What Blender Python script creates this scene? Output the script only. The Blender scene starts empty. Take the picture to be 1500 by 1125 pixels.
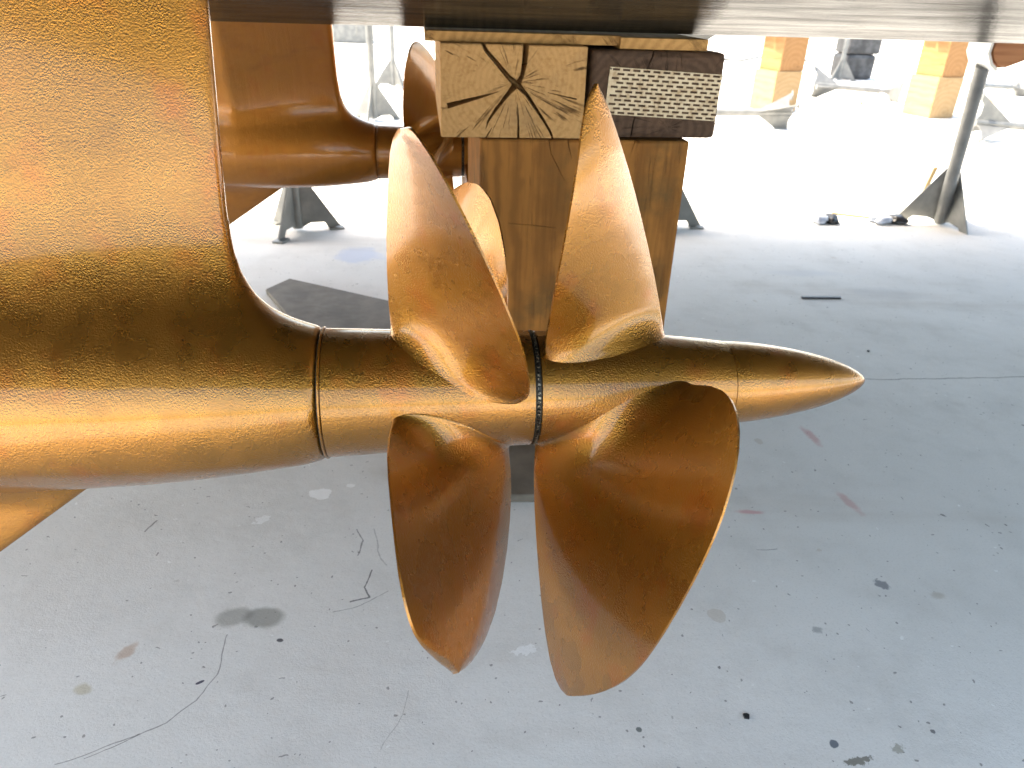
import bpy, bmesh, math, random
import numpy as np
from math import sin, cos, pi, radians
from mathutils import Vector, Matrix, noise as mnoise

S = bpy.context.scene
COL = S.collection
random.seed(4)

# ---------------------------------------------------------------- camera
EYE = np.array([0., 0., .87]); PITCH = radians(27.9); ROLL = radians(1.9); FPX = 1083.
FW = np.array([0, cos(PITCH), -sin(PITCH)]); R0 = np.array([1., 0, 0]); U0 = np.array([0, sin(PITCH), cos(PITCH)])
RT = cos(ROLL)*R0 + sin(ROLL)*U0; UP = -sin(ROLL)*R0 + cos(ROLL)*U0
cam = bpy.data.cameras.new('camera'); cam_o = bpy.data.objects.new('camera', cam); COL.objects.link(cam_o)
cam_o.matrix_world = Matrix(((RT[0], UP[0], -FW[0], EYE[0]), (RT[1], UP[1], -FW[1], EYE[1]), (RT[2], UP[2], -FW[2], EYE[2]), (0, 0, 0, 1)))
cam.sensor_width = 36; cam.lens = 36*FPX/1500; cam.clip_start = .02; cam.clip_end = 2000
cam.dof.use_dof = True; cam.dof.focus_distance = .86; cam.dof.aperture_fstop = 9
S.camera = cam_o

def ray(u, v): return (u-750)/FPX*RT + (562.5-v)/FPX*UP + FW
def on_z(u, v, z=0.): d = ray(u, v); return EYE + d*((z-EYE[2])/d[2])      # a measured image point on a level
def on_y(u, v, y): d = ray(u, v); return EYE + d*(y/d[1])

# ---------------------------------------------------------------- sky, sun, exposure
SUN = Vector((-.42, .08, .65)).normalized()
w = bpy.data.worlds.new('World'); S.world = w; w.use_nodes = True
nt = w.node_tree; bg = nt.nodes['Background']; sky = nt.nodes.new('ShaderNodeTexSky')
sky.sky_type = 'NISHITA'; sky.sun_disc = False
sky.sun_elevation = math.asin(SUN.z); sky.sun_rotation = math.atan2(SUN.x, SUN.y)
sky.dust_density = 3.0; sky.air_density = 1.0
tint = nt.nodes.new('ShaderNodeMixRGB'); tint.blend_type = 'MULTIPLY'; tint.inputs[0].default_value = 1; tint.inputs[2].default_value = (1.07, 1.0, .86, 1)
nt.links.new(sky.outputs[0], tint.inputs[1]); nt.links.new(tint.outputs[0], bg.inputs[0]); bg.inputs[1].default_value = .15
sl = bpy.data.lights.new('sun', 'SUN'); sl.energy = 2.5; sl.angle = radians(.5); sl.color = (1, .89, .70)
so = bpy.data.objects.new('sun', sl); COL.objects.link(so)
so.rotation_euler = SUN.to_track_quat('Z', 'Y').to_euler()
S.view_settings.view_transform = 'Standard'; S.view_settings.look = 'None'; S.view_settings.gamma = 1
S.view_settings.exposure = 2.75
S.cycles.max_bounces = 10; S.cycles.diffuse_bounces = 5; S.cycles.sample_clamp_indirect = 6

# ---------------------------------------------------------------- helpers: objects
def tag(o, label=None, cat=None, group=None, kind=None):
    if label: o['label'] = label
    if cat: o['category'] = cat
    if group: o['group'] = group
    if kind: o['kind'] = kind
    return o
def link(name, me, mat=None, parent=None, smooth=False):
    o = bpy.data.objects.new(name, me); COL.objects.link(o)
    if mat: me.materials.append(mat)
    if parent: o.parent = parent
    if smooth:
        for p in me.polygons: p.use_smooth = True
    return o
def from_bm(name, bm, mat=None, parent=None, smooth=False):
    me = bpy.data.meshes.new(name); bmesh.ops.recalc_face_normals(bm, faces=bm.faces); bm.to_mesh(me); bm.free()
    return link(name, me, mat, parent, smooth)
def from_py(name, vs, fs, mat=None, parent=None, smooth=False, fix=True):
    me = bpy.data.meshes.new(name); me.from_pydata([tuple(map(float, v)) for v in vs], [], [tuple(map(int, f)) for f in fs]); me.update()
    if fix:
        bm = bmesh.new(); bm.from_mesh(me); bmesh.ops.recalc_face_normals(bm, faces=bm.faces); bm.to_mesh(me); bm.free()
    return link(name, me, mat, parent, smooth)
def empty(name, loc=(0, 0, 0), rz=0):
    o = bpy.data.objects.new(name, None); COL.objects.link(o); o.location = tuple(map(float, loc)); o.rotation_euler = (0, 0, rz); o.empty_display_size = .1
    return o
def copy_tree(o, parent=None):
    c = o.copy(); COL.objects.link(c); c.parent = parent
    for ch in list(o.children): copy_tree(ch, c)
    return c
def bake(o):                                   # apply modifiers without operators
    dg = bpy.context.evaluated_depsgraph_get(); dg.update()
    me = bpy.data.meshes.new_from_object(o.evaluated_get(dg)); old = o.data
    o.modifiers.clear(); o.data = me; bpy.data.meshes.remove(old)
def add_box(bm, lo, hi, bev=0., rough=0., seed=0):
    m = Matrix.Translation([(a+b)/2 for a, b in zip(lo, hi)]) @ Matrix.Diagonal([b-a for a, b in zip(lo, hi)]+[1])
    r = bmesh.ops.create_cube(bm, size=1, matrix=m)
    if bev:
        es = list({e for v in r['verts'] for e in v.link_edges})
        bmesh.ops.bevel(bm, geom=es, offset=bev, segments=2, profile=.6, affect='EDGES')
def add_tube(bm, pts, rad, seg=14, cap=True):
    pts = [Vector(p) for p in pts]; rad = [rad]*len(pts) if isinstance(rad, (int, float)) else rad
    rings = []; n = None
    for i, p in enumerate(pts):
        d = (pts[min(i+1, len(pts)-1)]-pts[max(i-1, 0)]).normalized()
        if n is None: n = d.orthogonal().normalized()
        n = (n-d*n.dot(d)).normalized(); b = d.cross(n)
        rings.append([bm.verts.new(p+rad[i]*(cos(2*pi*k/seg)*n+sin(2*pi*k/seg)*b)) for k in range(seg)])
    for a, b in zip(rings, rings[1:]):
        for k in range(seg): bm.faces.new((a[k], a[(k+1) % seg], b[(k+1) % seg], b[k]))
    if cap: bm.faces.new(rings[0][::-1]); bm.faces.new(rings[-1])
def add_prism(bm, poly, axis_vec, thick):      # poly: 3-D points of one face
    a = [bm.verts.new(p) for p in poly]; b = [bm.verts.new(Vector(p)+Vector(axis_vec)*thick) for p in poly]
    n = len(poly); bm.faces.new(a); bm.faces.new(b[::-1])
    for i in range(n): bm.faces.new((a[i], b[i], b[(i+1) % n], a[(i+1) % n]))

# ---------------------------------------------------------------- helpers: materials
class NT:
    def __init__(s, name):
        s.m = bpy.data.materials.new(name); s.m.use_nodes = True; s.t = s.m.node_tree; s.p = s.t.nodes['Principled BSDF']
    def n(s, typ, **k):
        x = s.t.nodes.new('ShaderNode'+typ)
        for a, b in k.items(): setattr(x, a, b)
        return x
    def set(s, sock, v):
        if hasattr(v, 'links') or isinstance(v, bpy.types.NodeSocket): s.t.links.new(v, sock)
        else: sock.default_value = v
    def coord(s, kind='Object'): return s.n('TexCoord').outputs[kind]
    def pos(s): return s.n('NewGeometry').outputs['Position']
    def mapp(s, vec, loc=(0, 0, 0), rot=(0, 0, 0), sc=(1, 1, 1), typ='POINT'):
        x = s.n('Mapping', vector_type=typ); s.set(x.inputs[0], vec); x.inputs[1].default_value = loc; x.inputs[2].default_value = rot; x.inputs[3].default_value = sc
        return x.outputs[0]
    def noise(s, vec, scale, detail=3., rough=.5, dist=0.):
        x = s.n('TexNoise'); s.set(x.inputs['Vector'], vec); x.inputs['Scale'].default_value = scale; x.inputs['Detail'].default_value = detail
        x.inputs['Roughness'].default_value = rough; x.inputs['Distortion'].default_value = dist; return x.outputs['Fac']
    def vor(s, vec, scale, feat='F1', rnd=1.):
        x = s.n('TexVoronoi', feature=feat); s.set(x.inputs['Vector'], vec); x.inputs['Scale'].default_value = scale; x.inputs['Randomness'].default_value = rnd
        return x
    def ramp(s, f, a, b, lo=0., hi=1., smooth=True):
        x = s.n('MapRange', interpolation_type='SMOOTHSTEP' if smooth else 'LINEAR'); s.set(x.inputs[0], f)
        for i, v in enumerate((a, b, lo, hi)): x.inputs[i+1].default_value = v
        return x.outputs[0]
    def mix(s, f, a, b, mode='MIX'):
        x = s.n('MixRGB', blend_type=mode); s.set(x.inputs[0], f)
        for i, c in ((1, a), (2, b)):
            if isinstance(c, tuple): x.inputs[i].default_value = (*c, 1)
            else: s.set(x.inputs[i], c)
        return x.outputs[0]
    def math(s, op, a, b=0.):
        x = s.n('Math', operation=op); s.set(x.inputs[0], a); s.set(x.inputs[1], b); return x.outputs[0]
    def vmath(s, op, a, b=(0, 0, 0)):
        x = s.n('VectorMath', operation=op); s.set(x.inputs[0], a)
        if op == 'SCALE': s.set(x.inputs['Scale'], b)
        else: s.set(x.inputs[1], b)
        return x.outputs['Value'] if op in ('LENGTH', 'DOT_PRODUCT', 'DISTANCE') else x.outputs[0]
    def bump(s, h, dist, strength=1., prev=None):
        x = s.n('Bump'); s.set(x.inputs['Height'], h); x.inputs['Distance'].default_value = dist; x.inputs['Strength'].default_value = strength
        if prev is not None: s.set(x.inputs['Normal'], prev)
        return x.outputs[0]
    def out(s, col=None, rough=None, metal=None, normal=None, **k):
        for nm, v in (('Base Color', col), ('Roughness', rough), ('Metallic', metal), ('Normal', normal)):
            if v is None: continue
            if nm == 'Base Color' and isinstance(v, tuple): v = (*v, 1)
            s.set(s.p.inputs[nm], v)
        for a, b in k.items(): s.set(s.p.inputs[a.replace('_', ' ')], b)
        return s.m

# ---------------------------------------------------------------- materials
def bronze(name, c1, c2, c3, rough=.27, metal=.85, grain=1., streak=0.):
    k = NT(name); P = k.coord()
    big = k.noise(P, 4.5, 4, .55); mid = k.noise(P, 16, 3, .6)
    col = k.mix(k.ramp(big, .38, .64), c1, c2)
    col = k.mix(k.math('MULTIPLY', k.ramp(mid, .52, .72), .75), col, c3)
    smear = k.noise(k.mapp(P, sc=(.45, 1, 1)), 11, 5, .65, .4)
    col = k.mix(k.math('MULTIPLY', k.ramp(smear, .56, .72), .36), col, (c1[0]*.42, c1[1]*.42, c1[2]*.5))
    fine = k.noise(P, 620, 2, .5)
    col = k.mix(k.math('MULTIPLY', k.ramp(fine, .52, .72), .22), col, (c1[0]*1.25, c1[1]*1.25, c1[2]*1.5))
    h = k.math('ADD', k.noise(P, 540, 1, .5), k.math('MULTIPLY', k.noise(P, 1000, 1, .5), .35))
    amp = k.ramp(k.noise(P, 9, 2), .35, .7, .65, 1.)
    h = k.math('MULTIPLY', h, amp)
    nb = k.bump(h, .0008*grain, 1.)
    wav = k.noise(k.mapp(P, sc=(1, 1, .55)), 34, 2, .5)
    nb = k.bump(wav, .002, .08, nb)
    if streak:
        nb = k.bump(k.noise(k.mapp(P, sc=(70, 70, 5)), 1.0, 3, .6), .004*streak, .6, nb)
    r = k.ramp(k.noise(P, 30, 3), .3, .7, rough-.05, rough+.09)
    return k.out(col, r, metal, nb, Coat_Weight=.8, Coat_Roughness=.13, Coat_IOR=1.5)
M = {}
M['bronze'] = bronze('bronze_paint', (.385, .168, .024), (.31, .140, .017), (.38, .120, .015))
M['bronze_far'] = bronze('bronze_paint_old', (.38, .155, .022), (.33, .14, .018), (.34, .12, .016), .46, .8, .8, .35)
k = NT('dark_seam'); M['seam'] = k.out((.035, .03, .02), .5, .3)
k = NT('worn_metal'); P = k.coord()
M['cutter'] = k.out(k.mix(k.ramp(k.noise(P, 300, 2), .45, .6), (.04, .035, .028), (.34, .30, .22)), .4, .8)

# hull bottom: near-black glossy paint brushed along the boat
k = NT('hull_paint'); P = k.coord()
st = k.noise(k.mapp(P, sc=(9, 160, 160)), 1., 4, .6)
peel = k.noise(P, 170, 2, .5)
nb = k.bump(peel, .0007, .5); nb = k.bump(st, .002, .3, nb)
col = k.mix(k.ramp(k.noise(P, 2.2, 4), .35, .7), (.022, .019, .014), (.045, .036, .024))
spk = k.ramp(k.vor(k.mapp(P, sc=(1, 2.5, 1)), 13).outputs['Distance'], .05, .02)
col = k.mix(k.math('MULTIPLY', spk, .5), col, (.30, .26, .2))
M['hull'] = k.out(col, .15, 0., nb, IOR=1.4, Specular_IOR_Level=.25)
dif = k.n('BsdfDiffuse'); k.set(dif.inputs['Color'], col); k.set(dif.inputs['Normal'], nb); mx = k.n('MixShader')      # chalky film over part of the gloss
k.set(mx.inputs[0], k.ramp(k.noise(k.mapp(P, sc=(4, 30, 30)), 1, 4, .6), .3, .7, .28, .62)); k.t.links.new(k.p.outputs[0], mx.inputs[1]); k.t.links.new(dif.outputs[0], mx.inputs[2])
k.t.links.new(mx.outputs[0], k.t.nodes['Material Output'].inputs[0])

# galvanised steel
k = NT('galvanised_steel'); P = k.coord()
v = k.vor(P, 60); col = k.mix(k.ramp(k.noise(P, 12, 4), .35, .7), (.15, .155, .155), (.24, .24, .23))
col = k.mix(k.math('MULTIPLY', v.outputs['Distance'], .35), col, (.22, .22, .21))
col = k.mix(k.math('MULTIPLY', k.ramp(k.noise(P, 25, 5, .7), .66, .78), .7), col, (.16, .10, .06))
M['galv'] = k.out(col, .5, .55, k.bump(k.noise(P, 90, 3), .001, .4))

# timber, a solid texture: rings round an axis along local Y (axis 1) or Z (axis 2)
def timber(name, light, dark, pith, axis=1, ring=95., crack=.6, stain=(.25, .2, .12), stain_amt=.35, rc=.5):
    k = NT(name); P = k.coord()
    Q = k.mapp(P, loc=(-pith[0], -pith[1], -pith[2]))
    sep = k.n('SeparateXYZ'); k.set(sep.inputs[0], Q)
    ax = (0, 2) if axis == 1 else (0, 1)
    u, v = sep.outputs[ax[0]], sep.outputs[ax[1]]
    warp = k.math('MULTIPLY', k.math('SUBTRACT', k.noise(P, 7, 3), .5), .05)
    r = k.math('ADD', k.math('SQRT', k.math('ADD', k.math('MULTIPLY', u, u), k.math('MULTIPLY', v, v))), warp)
    rings = k.math('SINE', k.math('MULTIPLY', r, ring*6.283))
    rr = k.ramp(k.math('ADD', rings, k.math('MULTIPLY', k.noise(P, 30, 3), 1.2)), -.3, 1.8)
    col = k.mix(k.math('MULTIPLY', rr, rc), light, dark)
    ang = k.math('ARCTAN2', v, u)
    cmb = k.n('CombineXYZ'); k.set(cmb.inputs[0], k.math('MULTIPLY', ang, 11.)); k.set(cmb.inputs[1], k.math('MULTIPLY', r, 9.)); k.set(cmb.inputs[2], k.math('MULTIPLY', sep.outputs[axis], 1.5))
    rad = k.noise(cmb.outputs[0], 1.6, 5, .65)
    chk = k.ramp(rad, .565, .64)
    mask = k.ramp(k.noise(P, 14, 2), .42, .58)
    chk = k.math('MULTIPLY', chk, mask)
    col = k.mix(k.math('MULTIPLY', chk, crack), col, (dark[0]*.25, dark[1]*.22, dark[2]*.2))
    sc = (110, 5, 110) if axis == 1 else (110, 110, 5)
    fib = k.noise(k.mapp(P, sc=sc), 1., 4, .65)
    col = k.mix(k.math('MULTIPLY', k.ramp(fib, .42, .72), .5), col, dark)
    col = k.mix(k.math('MULTIPLY', k.ramp(k.noise(P, 6.5, 5, .65), .48, .72), stain_amt), col, stain)
    speck = k.noise(P, 420, 2, .6)
    col = k.mix(k.math('MULTIPLY', k.ramp(speck, .6, .75), .35), col, (light[0]*1.15, light[1]*1.15, light[2]*1.1))
    h = k.math('SUBTRACT', k.math('MULTIPLY', fib, .6), k.math('MULTIPLY', chk, 1.5))
    nb = k.bump(h, .0022, .7); nb = k.bump(speck, .0008, .5, nb)
    return k.out(col, .78, 0., nb, Specular_IOR_Level=.22)

# ground: pale concrete with measured stains, splashes, scuffs, cracks
def concrete(near):
    k = NT('concrete' if near else 'concrete_far'); P = k.pos()
    wob = k.n('TexNoise'); k.set(wob.inputs['Vector'], P); wob.inputs['Scale'].default_value = 22; wob.inputs['Detail'].default_value = 4
    W = k.vmath('ADD', P, k.vmath('SCALE', k.vmath('SUBTRACT', wob.outputs['Color'], (.5, .5, .5)), .035))
    wob2 = k.n('TexNoise'); k.set(wob2.inputs['Vector'], P); wob2.inputs['Scale'].default_value = 9; wob2.inputs['Detail'].default_value = 3
    W2 = k.vmath('ADD', P, k.vmath('MULTIPLY', k.vmath('SUBTRACT', wob2.outputs['Color'], (.5, .5, .5)), (.03, .03, 0)))
    col = k.mix(k.ramp(k.noise(P, 1.3, 5, .6), .3, .7), (.61, .60, .575), (.68, .67, .645))
    col = k.mix(k.math('MULTIPLY', k.ramp(k.noise(P, 6, 5, .65), .45, .75), .6), col, (.52, .51, .485))
    col = k.mix(k.math('MULTIPLY', k.ramp(k.noise(P, 260, 3, .7), .5, .75), .35), col, (.36, .35, .335))
    col = k.mix(k.math('MULTIPLY', k.ramp(k.noise(P, 520, 2, .6), .6, .75), .35), col, (.78, .77, .75))
    # scattered specks: dark grit, tiny white drips, a few rusty ones; streaky scuffs
    def after(vec):                                # evaluate the marks one after the other (keeps the shader small)
        return k.vmath('ADD', vec, k.vmath('SCALE', col, 1e-7))
    def specks(scale, size, c, amt, keep, sc=(1, 1, 1), rot=0.):
        nonlocal col
        Q = k.mapp(after(W), rot=(0, 0, rot), sc=sc); v = k.vor(Q, scale)
        sp = k.n('SeparateColor'); k.set(sp.inputs[0], v.outputs['Color'])
        sel = k.ramp(sp.outputs[0], keep, keep-.03); sz = k.math('MULTIPLY', sp.outputs[1], size)
        m = k.math('LESS_THAN', v.outputs['Distance'], sz)
        col = k.mix(k.math('MULTIPLY', k.math('MULTIPLY', m, sel), amt), col, c)
    specks(19, .085, (.09, .09, .095), .8, .22)
    specks(40, .10, (.14, .14, .14), .7, .22)
    specks(90, .22, (.15, .145, .14), .7, .22)
    specks(26, .10, (.78, .78, .76), .8, .22)
    specks(70, .16, (.74, .74, .72), .8, .12)
    specks(12, .09, (.16, .155, .15), .7, .32, (1, 4.5, 1), .4)
    specks(15, .08, (.18, .175, .17), .7, .22, (4.5, 1, 1), .3)
    specks(9, .16, (.40, .33, .25), .35, .16)
    N1 = k.noise(P, 14, 4, .65); N2 = k.noise(P, 45, 4, .65); N3 = k.noise(P, 130, 3, .65)
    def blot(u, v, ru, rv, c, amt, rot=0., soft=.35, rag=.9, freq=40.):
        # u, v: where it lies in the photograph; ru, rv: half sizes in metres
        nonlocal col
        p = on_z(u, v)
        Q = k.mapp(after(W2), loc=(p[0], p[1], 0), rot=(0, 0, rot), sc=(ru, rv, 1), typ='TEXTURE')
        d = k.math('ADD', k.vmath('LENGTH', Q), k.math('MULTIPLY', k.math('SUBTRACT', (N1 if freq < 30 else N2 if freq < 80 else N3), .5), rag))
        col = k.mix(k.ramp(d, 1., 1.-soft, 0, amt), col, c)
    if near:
        blot(340, 903, .035, .026, (.24, .235, .21), .62, 0, .45, .35)
        blot(385, 905, .042, .030, (.215, .215, .19), .72, 0, .4, .35)
        blot(468, 724, .024, .016, (.80, .80, .79), .95, .2, .12, 1.2, 70)
        blot(513, 711, .010, .007, (.80, .80, .79), .9, .2, .15, 1.2, 90)
        blot(382, 762, .016, .010, (.76, .76, .75), .8, .6, .2, 2.2, 120)
        blot(770, 955, .02, .009, (.8, .8, .79), .8, .2, .2, 2.2, 110)
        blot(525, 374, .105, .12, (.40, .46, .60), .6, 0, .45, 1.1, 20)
        blot(185, 957, .012, .024, (.36, .20, .10), .5, -.3, .6, 1.6, 60)
        blot(122, 1012, .014, .012, (.38, .32, .17), .5, 0, .6, 1.2)
        blot(1190, 640, .014, .055, (.50, .22, .22), .55, .25, .7, 1.1)
        blot(1243, 735, .014, .055, (.50, .22, .22), .5, .3, .7, 1.1)
        blot(1100, 751, .036, .008, (.52, .20, .21), .6, 0, .6, .9)
        blot(1293, 859, .012, .014, (.16, .17, .19), .8, .7, .35, 1.4, 110)
        blot(1198, 922, .010, .009, (.28, .28, .28), .7, 0, .5, 1.4, 110)
        blot(1375, 873, .016, .012, (.34, .29, .23), .5, 0, .6, 1.4)
        blot(1262, 1116, .022, .006, (.12, .11, .08), .8, .2, .3, 2.6, 120)
        blot(1320, 1098, .010, .006, (.2, .19, .14), .6, .2, .4, 2.6, 120)
        blot(1222, 1090, .006, .006, (.10, .12, .15), .9, 0, .3, 1.)
        blot(932, 1071, .005, .005, (.10, .12, .12), .9, 0, .3, .8)
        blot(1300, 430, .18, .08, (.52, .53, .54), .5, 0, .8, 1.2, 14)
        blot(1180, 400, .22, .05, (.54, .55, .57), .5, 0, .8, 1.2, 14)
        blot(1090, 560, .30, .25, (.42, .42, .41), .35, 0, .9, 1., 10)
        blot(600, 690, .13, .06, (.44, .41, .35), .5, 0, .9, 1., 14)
        blot(295, 1002, .006, .003, (.05, .05, .08), .95, .5, .2, .6)
        blot(413, 938, .005, .004, (.08, .08, .09), .95, 0, .3, 1.)
        blot(1000, 790, .012, .006, (.15, .15, .15), .8, .2, .3, 2., 90)
    def line(pts, wd, c, amt, rag=.004, src=None):
        # scuffs and hairline cracks along measured points
        nonlocal col
        best = None; Q = after(W2)
        for (a, b) in zip(pts, pts[1:]):
            A_, B_ = on_z(*a), on_z(*b); BA = B_-A_; L2 = float(BA@BA)
            d0 = k.vmath('SUBTRACT', Q, tuple(A_))
            h = k.n('Math', operation='MULTIPLY', use_clamp=True); k.set(h.inputs[0], k.vmath('DOT_PRODUCT', d0, tuple(BA))); h.inputs[1].default_value = 1/L2
            d = k.vmath('LENGTH', k.vmath('SUBTRACT', d0, k.vmath('SCALE', tuple(BA), h.outputs[0])))
            best = d if best is None else k.math('MINIMUM', best, d)
        best = k.math('ADD', best, k.math('MULTIPLY', k.math('SUBTRACT', N3, .5), rag))
        col = k.mix(k.ramp(best, wd, wd*.35, 0, amt), col, c)
    if near:
        line([(332, 931), (318, 992), (287, 1030), (240, 1062), (190, 1080), (80, 1118)], .0012, (.16, .155, .15), .7, .0016)
        line([(200, 1076), (150, 1100), (125, 1108)], .0009, (.10, .095, .09), .7, .0012)
        line([(545, 838), (530, 862), (541, 876), (514, 880)], .0017, (.10, .10, .105), .85, .003)
        line([(568, 868), (530, 886), (488, 895)], .0011, (.16, .16, .16), .6, .002)
        line([(547, 775), (552, 810), (567, 830)], .0016, (.30, .295, .29), .6, .003)
        line([(523, 775), (531, 793), (527, 815)], .0016, (.12, .12, .12), .7, .003)
        line([(232, 763), (214, 780)], .002, (.16, .155, .15), .8, .003)
        line([(1060, 562), (1280, 556), (1520, 551)], .0028, (.20, .195, .185), .85, .003)
        line([(-700, 566), (1060, 562)], .0028, (.20, .195, .185), .85, .003)
        line([(1110, 806), (1140, 803)], .0014, (.2, .2, .2), .7, .002)
        line([(596, 1015), (590, 1050), (560, 1100)], .0008, (.2, .195, .19), .5, .0014)
    else:
        for i, vv in enumerate((275, 222, 150, 84)):                     # expansion joints of the far slabs
            line([(-2500, vv+2+55), (3900, vv-55+46)], .006+.004*i, (.20, .19, .175), .6, .002)
    far = k.noise(k.mapp(P, sc=(.5, 2.2, 1)), 1.1, 5, .65)
    col = k.mix(k.math('MULTIPLY', k.ramp(far, .52, .72), .35), col, (.36, .31, .26))
    if not near:
        col = k.mix(k.math('MULTIPLY', k.ramp(k.noise(k.mapp(P, sc=(.35, 3., 1)), 1.6, 6, .7), .56, .68), .8), col, (.17, .13, .09))
    h = k.noise(P, 300, 4, .7)
    nb = k.bump(h, .0012, .45); nb = k.bump(k.noise(P, 25, 4), .004, .3, nb)
    return k.out(col, k.ramp(k.noise(P, 5, 4), .3, .7, .7, .95), 0., nb, Specular_IOR_Level=.22)
M['ground'] = concrete(True); M['ground_far'] = concrete(False)

# ---------------------------------------------------------------- frames
TH = math.atan2(.1244, .9922)                    # the boat's heading
EX = np.array([cos(TH), sin(TH), 0]); EY = np.array([-sin(TH), cos(TH), 0]); EZ = np.array([0, 0, 1.])
KEEL = np.array([0, 1.475, 0.]); KZ = .808; DEAD = radians(14); RISE = math.tan(radians(11.))
def B(x, y, z): return KEEL + x*EX + y*EY + z*EZ
def boat_empty(name, x, y, z, rz=0): return empty(name, B(x, y, z), TH+rz)

# ---------------------------------------------------------------- ground
gs = 900.
gx = (-gs, -1.5, 2.75, gs); gy = (-gs, .1, 3.9, gs)
ground = from_py('ground', [(x, y, 0) for y in gy for x in gx], [(j*4+i, j*4+i+1, j*4+i+5, j*4+i+4) for j in range(3) for i in range(3)], M['ground']); tag(ground, kind='structure')
ground.data.materials.append(M['ground_far'])
for i, p in enumerate(ground.data.polygons): p.material_index = 0 if i == 4 else 1

# ---------------------------------------------------------------- the boat's hull, V bottom over the keel blocks
def make_boat():
    root = boat_empty('motor_boat', 0, 0, KZ)
    tag(root, 'dark painted motor boat hull overhead, resting its keel on the timber pile', 'boat')
    xs = [-2.25, -1.2, -.5, .5, 1.2, 1.7, 2.1, 2.5, 2.9, 3.3, 3.7, 4.1, 4.5, 4.65]
    secs = []
    for x in xs:
        f = max(0., (x-1.7)/3.0); tw = f**2
        yc = 1.77*(1-f**2.4); zc = 1.77*RISE + .9*tw; yd = 2.0*(1-f**3.2); zk = 0 + .0*tw + (max(0, (x-3)/1.65)**2)*.9
        n = 10; row = []
        for i in range(n+1):
            q = i/n; row.append((x, yc*q, zk+(zc-zk)*q if q > .004 else zk))
        row[0] = (x, 0, zk+.003); row.insert(1, (x, .012, zk+.0046)); row.append((x, yc+.06, zc+.03)); row.append((x, yd, 1.45+.35*f))
        secs.append(row)
    vs = []; fs = []; n = len(secs[0])
    for sgn in (1, -1):
        off = len(vs)
        for r in secs: vs += [(x, y*sgn, z) for x, y, z in r]
        for i in range(len(secs)-1):
            for j in range(n-1): fs.append([off+i*n+j, off+(i+1)*n+j, off+(i+1)*n+j+1, off+i*n+j+1])
    m = len(secs)*n
    fs.append([j for j in range(n)] + [m+j for j in range(n-1, 0, -1)])                      # transom
    for i in range(len(secs)-1): fs.append([i*n+n-1, (i+1)*n+n-1, m+(i+1)*n+n-1, m+i*n+n-1])     # deck
    h = from_py('hull', vs, fs, M['hull'], root)
    bm = bmesh.new(); bm.from_mesh(h.data); bmesh.ops.remove_doubles(bm, verts=bm.verts, dist=.0008)
    bmesh.ops.recalc_face_normals(bm, faces=bm.faces); bm.to_mesh(h.data); bm.free()
    return root
make_boat()

# ---------------------------------------------------------------- pod drives
def surface_nets(f, lo, hi, h):
    ax = [np.arange(a, b+h, h) for a, b in zip(lo, hi)]
    X, Y, Z = np.meshgrid(*ax, indexing='ij'); V = f(X, Y, Z).astype(np.float32); n = V.shape; ins = V < 0
    c = np.zeros(tuple(m-1 for m in n)+(3,), np.float32); cnt = np.zeros(c.shape[:3], np.float32)
    for axis in range(3):
        for da in (0, 1):
            for db in (0, 1):
                o = [a for a in range(3) if a != axis]
                s0 = [slice(0, m-1) for m in n]; s1 = list(s0)
                for a, d in zip(o, (da, db)): s0[a] = slice(d, n[a]-1+d); s1[a] = s0[a]
                s1[axis] = slice(1, n[axis])
                v0, v1 = V[tuple(s0)], V[tuple(s1)]; cr = (v0 < 0) != (v1 < 0)
                t = np.where(cr, v0/np.where(cr, v0-v1, 1), 0)
                cnt += cr; c[..., axis] += t
                c[..., o[0]] += cr*da; c[..., o[1]] += cr*db
    act = cnt > 0; idx = -np.ones(c.shape[:3], int); idx[act] = np.arange(act.sum())
    g = np.stack(np.nonzero(act), 1)
    verts = np.array(lo) + (g + c[act]/cnt[act][:, None])*h
    quads = []
    for axis in range(3):
        o = [a for a in range(3) if a != axis]
        s0 = [slice(0, m) for m in n]; s1 = list(s0); s0[axis] = slice(0, n[axis]-1); s1[axis] = slice(1, n[axis])
        cr = ins[tuple(s0)] != ins[tuple(s1)]
        p = np.stack(np.nonzero(cr), 1); ok = (p[:, o[0]] > 0) & (p[:, o[1]] > 0) & (p[:, o[0]] < n[o[0]]-1) & (p[:, o[1]] < n[o[1]]-1); p = p[ok]
        q = []
        for d in ((1, 1), (0, 1), (0, 0), (1, 0)):
            r = p.copy(); r[:, o[0]] -= d[0]; r[:, o[1]] -= d[1]; q.append(idx[r[:, 0], r[:, 1], r[:, 2]])
        quads.append(np.stack(q, 1))
    return verts, np.concatenate(quads)
def smin(a, b, k):
    h = np.maximum(k-np.abs(a-b), 0)/k; return np.minimum(a, b)-h*h*h*k/6
def ucapsule(px, py, x0, r0, x1, r1):             # round cone section along x
    hh = abs(x1-x0); sg = 1 if x1 > x0 else -1
    X = np.abs(py); Y = (px-x0)*sg; b = (r0-r1)/hh; a = math.sqrt(max(1-b*b, 1e-6)); kk = -b*X+a*Y
    return np.where(kk < 0, np.hypot(X, Y)-r0, np.where(kk > a*hh, np.hypot(X, Y-hh)-r1, X*a+Y*b-r0))
BODY_X = [-.95, -.9, -.8, -.62, -.45, -.35, -.2508, -.2119, -.1691, -.1258, -.0746, -.0375, 0, .05]
BODY_R = [.01, .035, .066, .092, .0985, .0985, .0965, .0955, .0935, .0902, .0845, .0795, .0735, .068]
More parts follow.
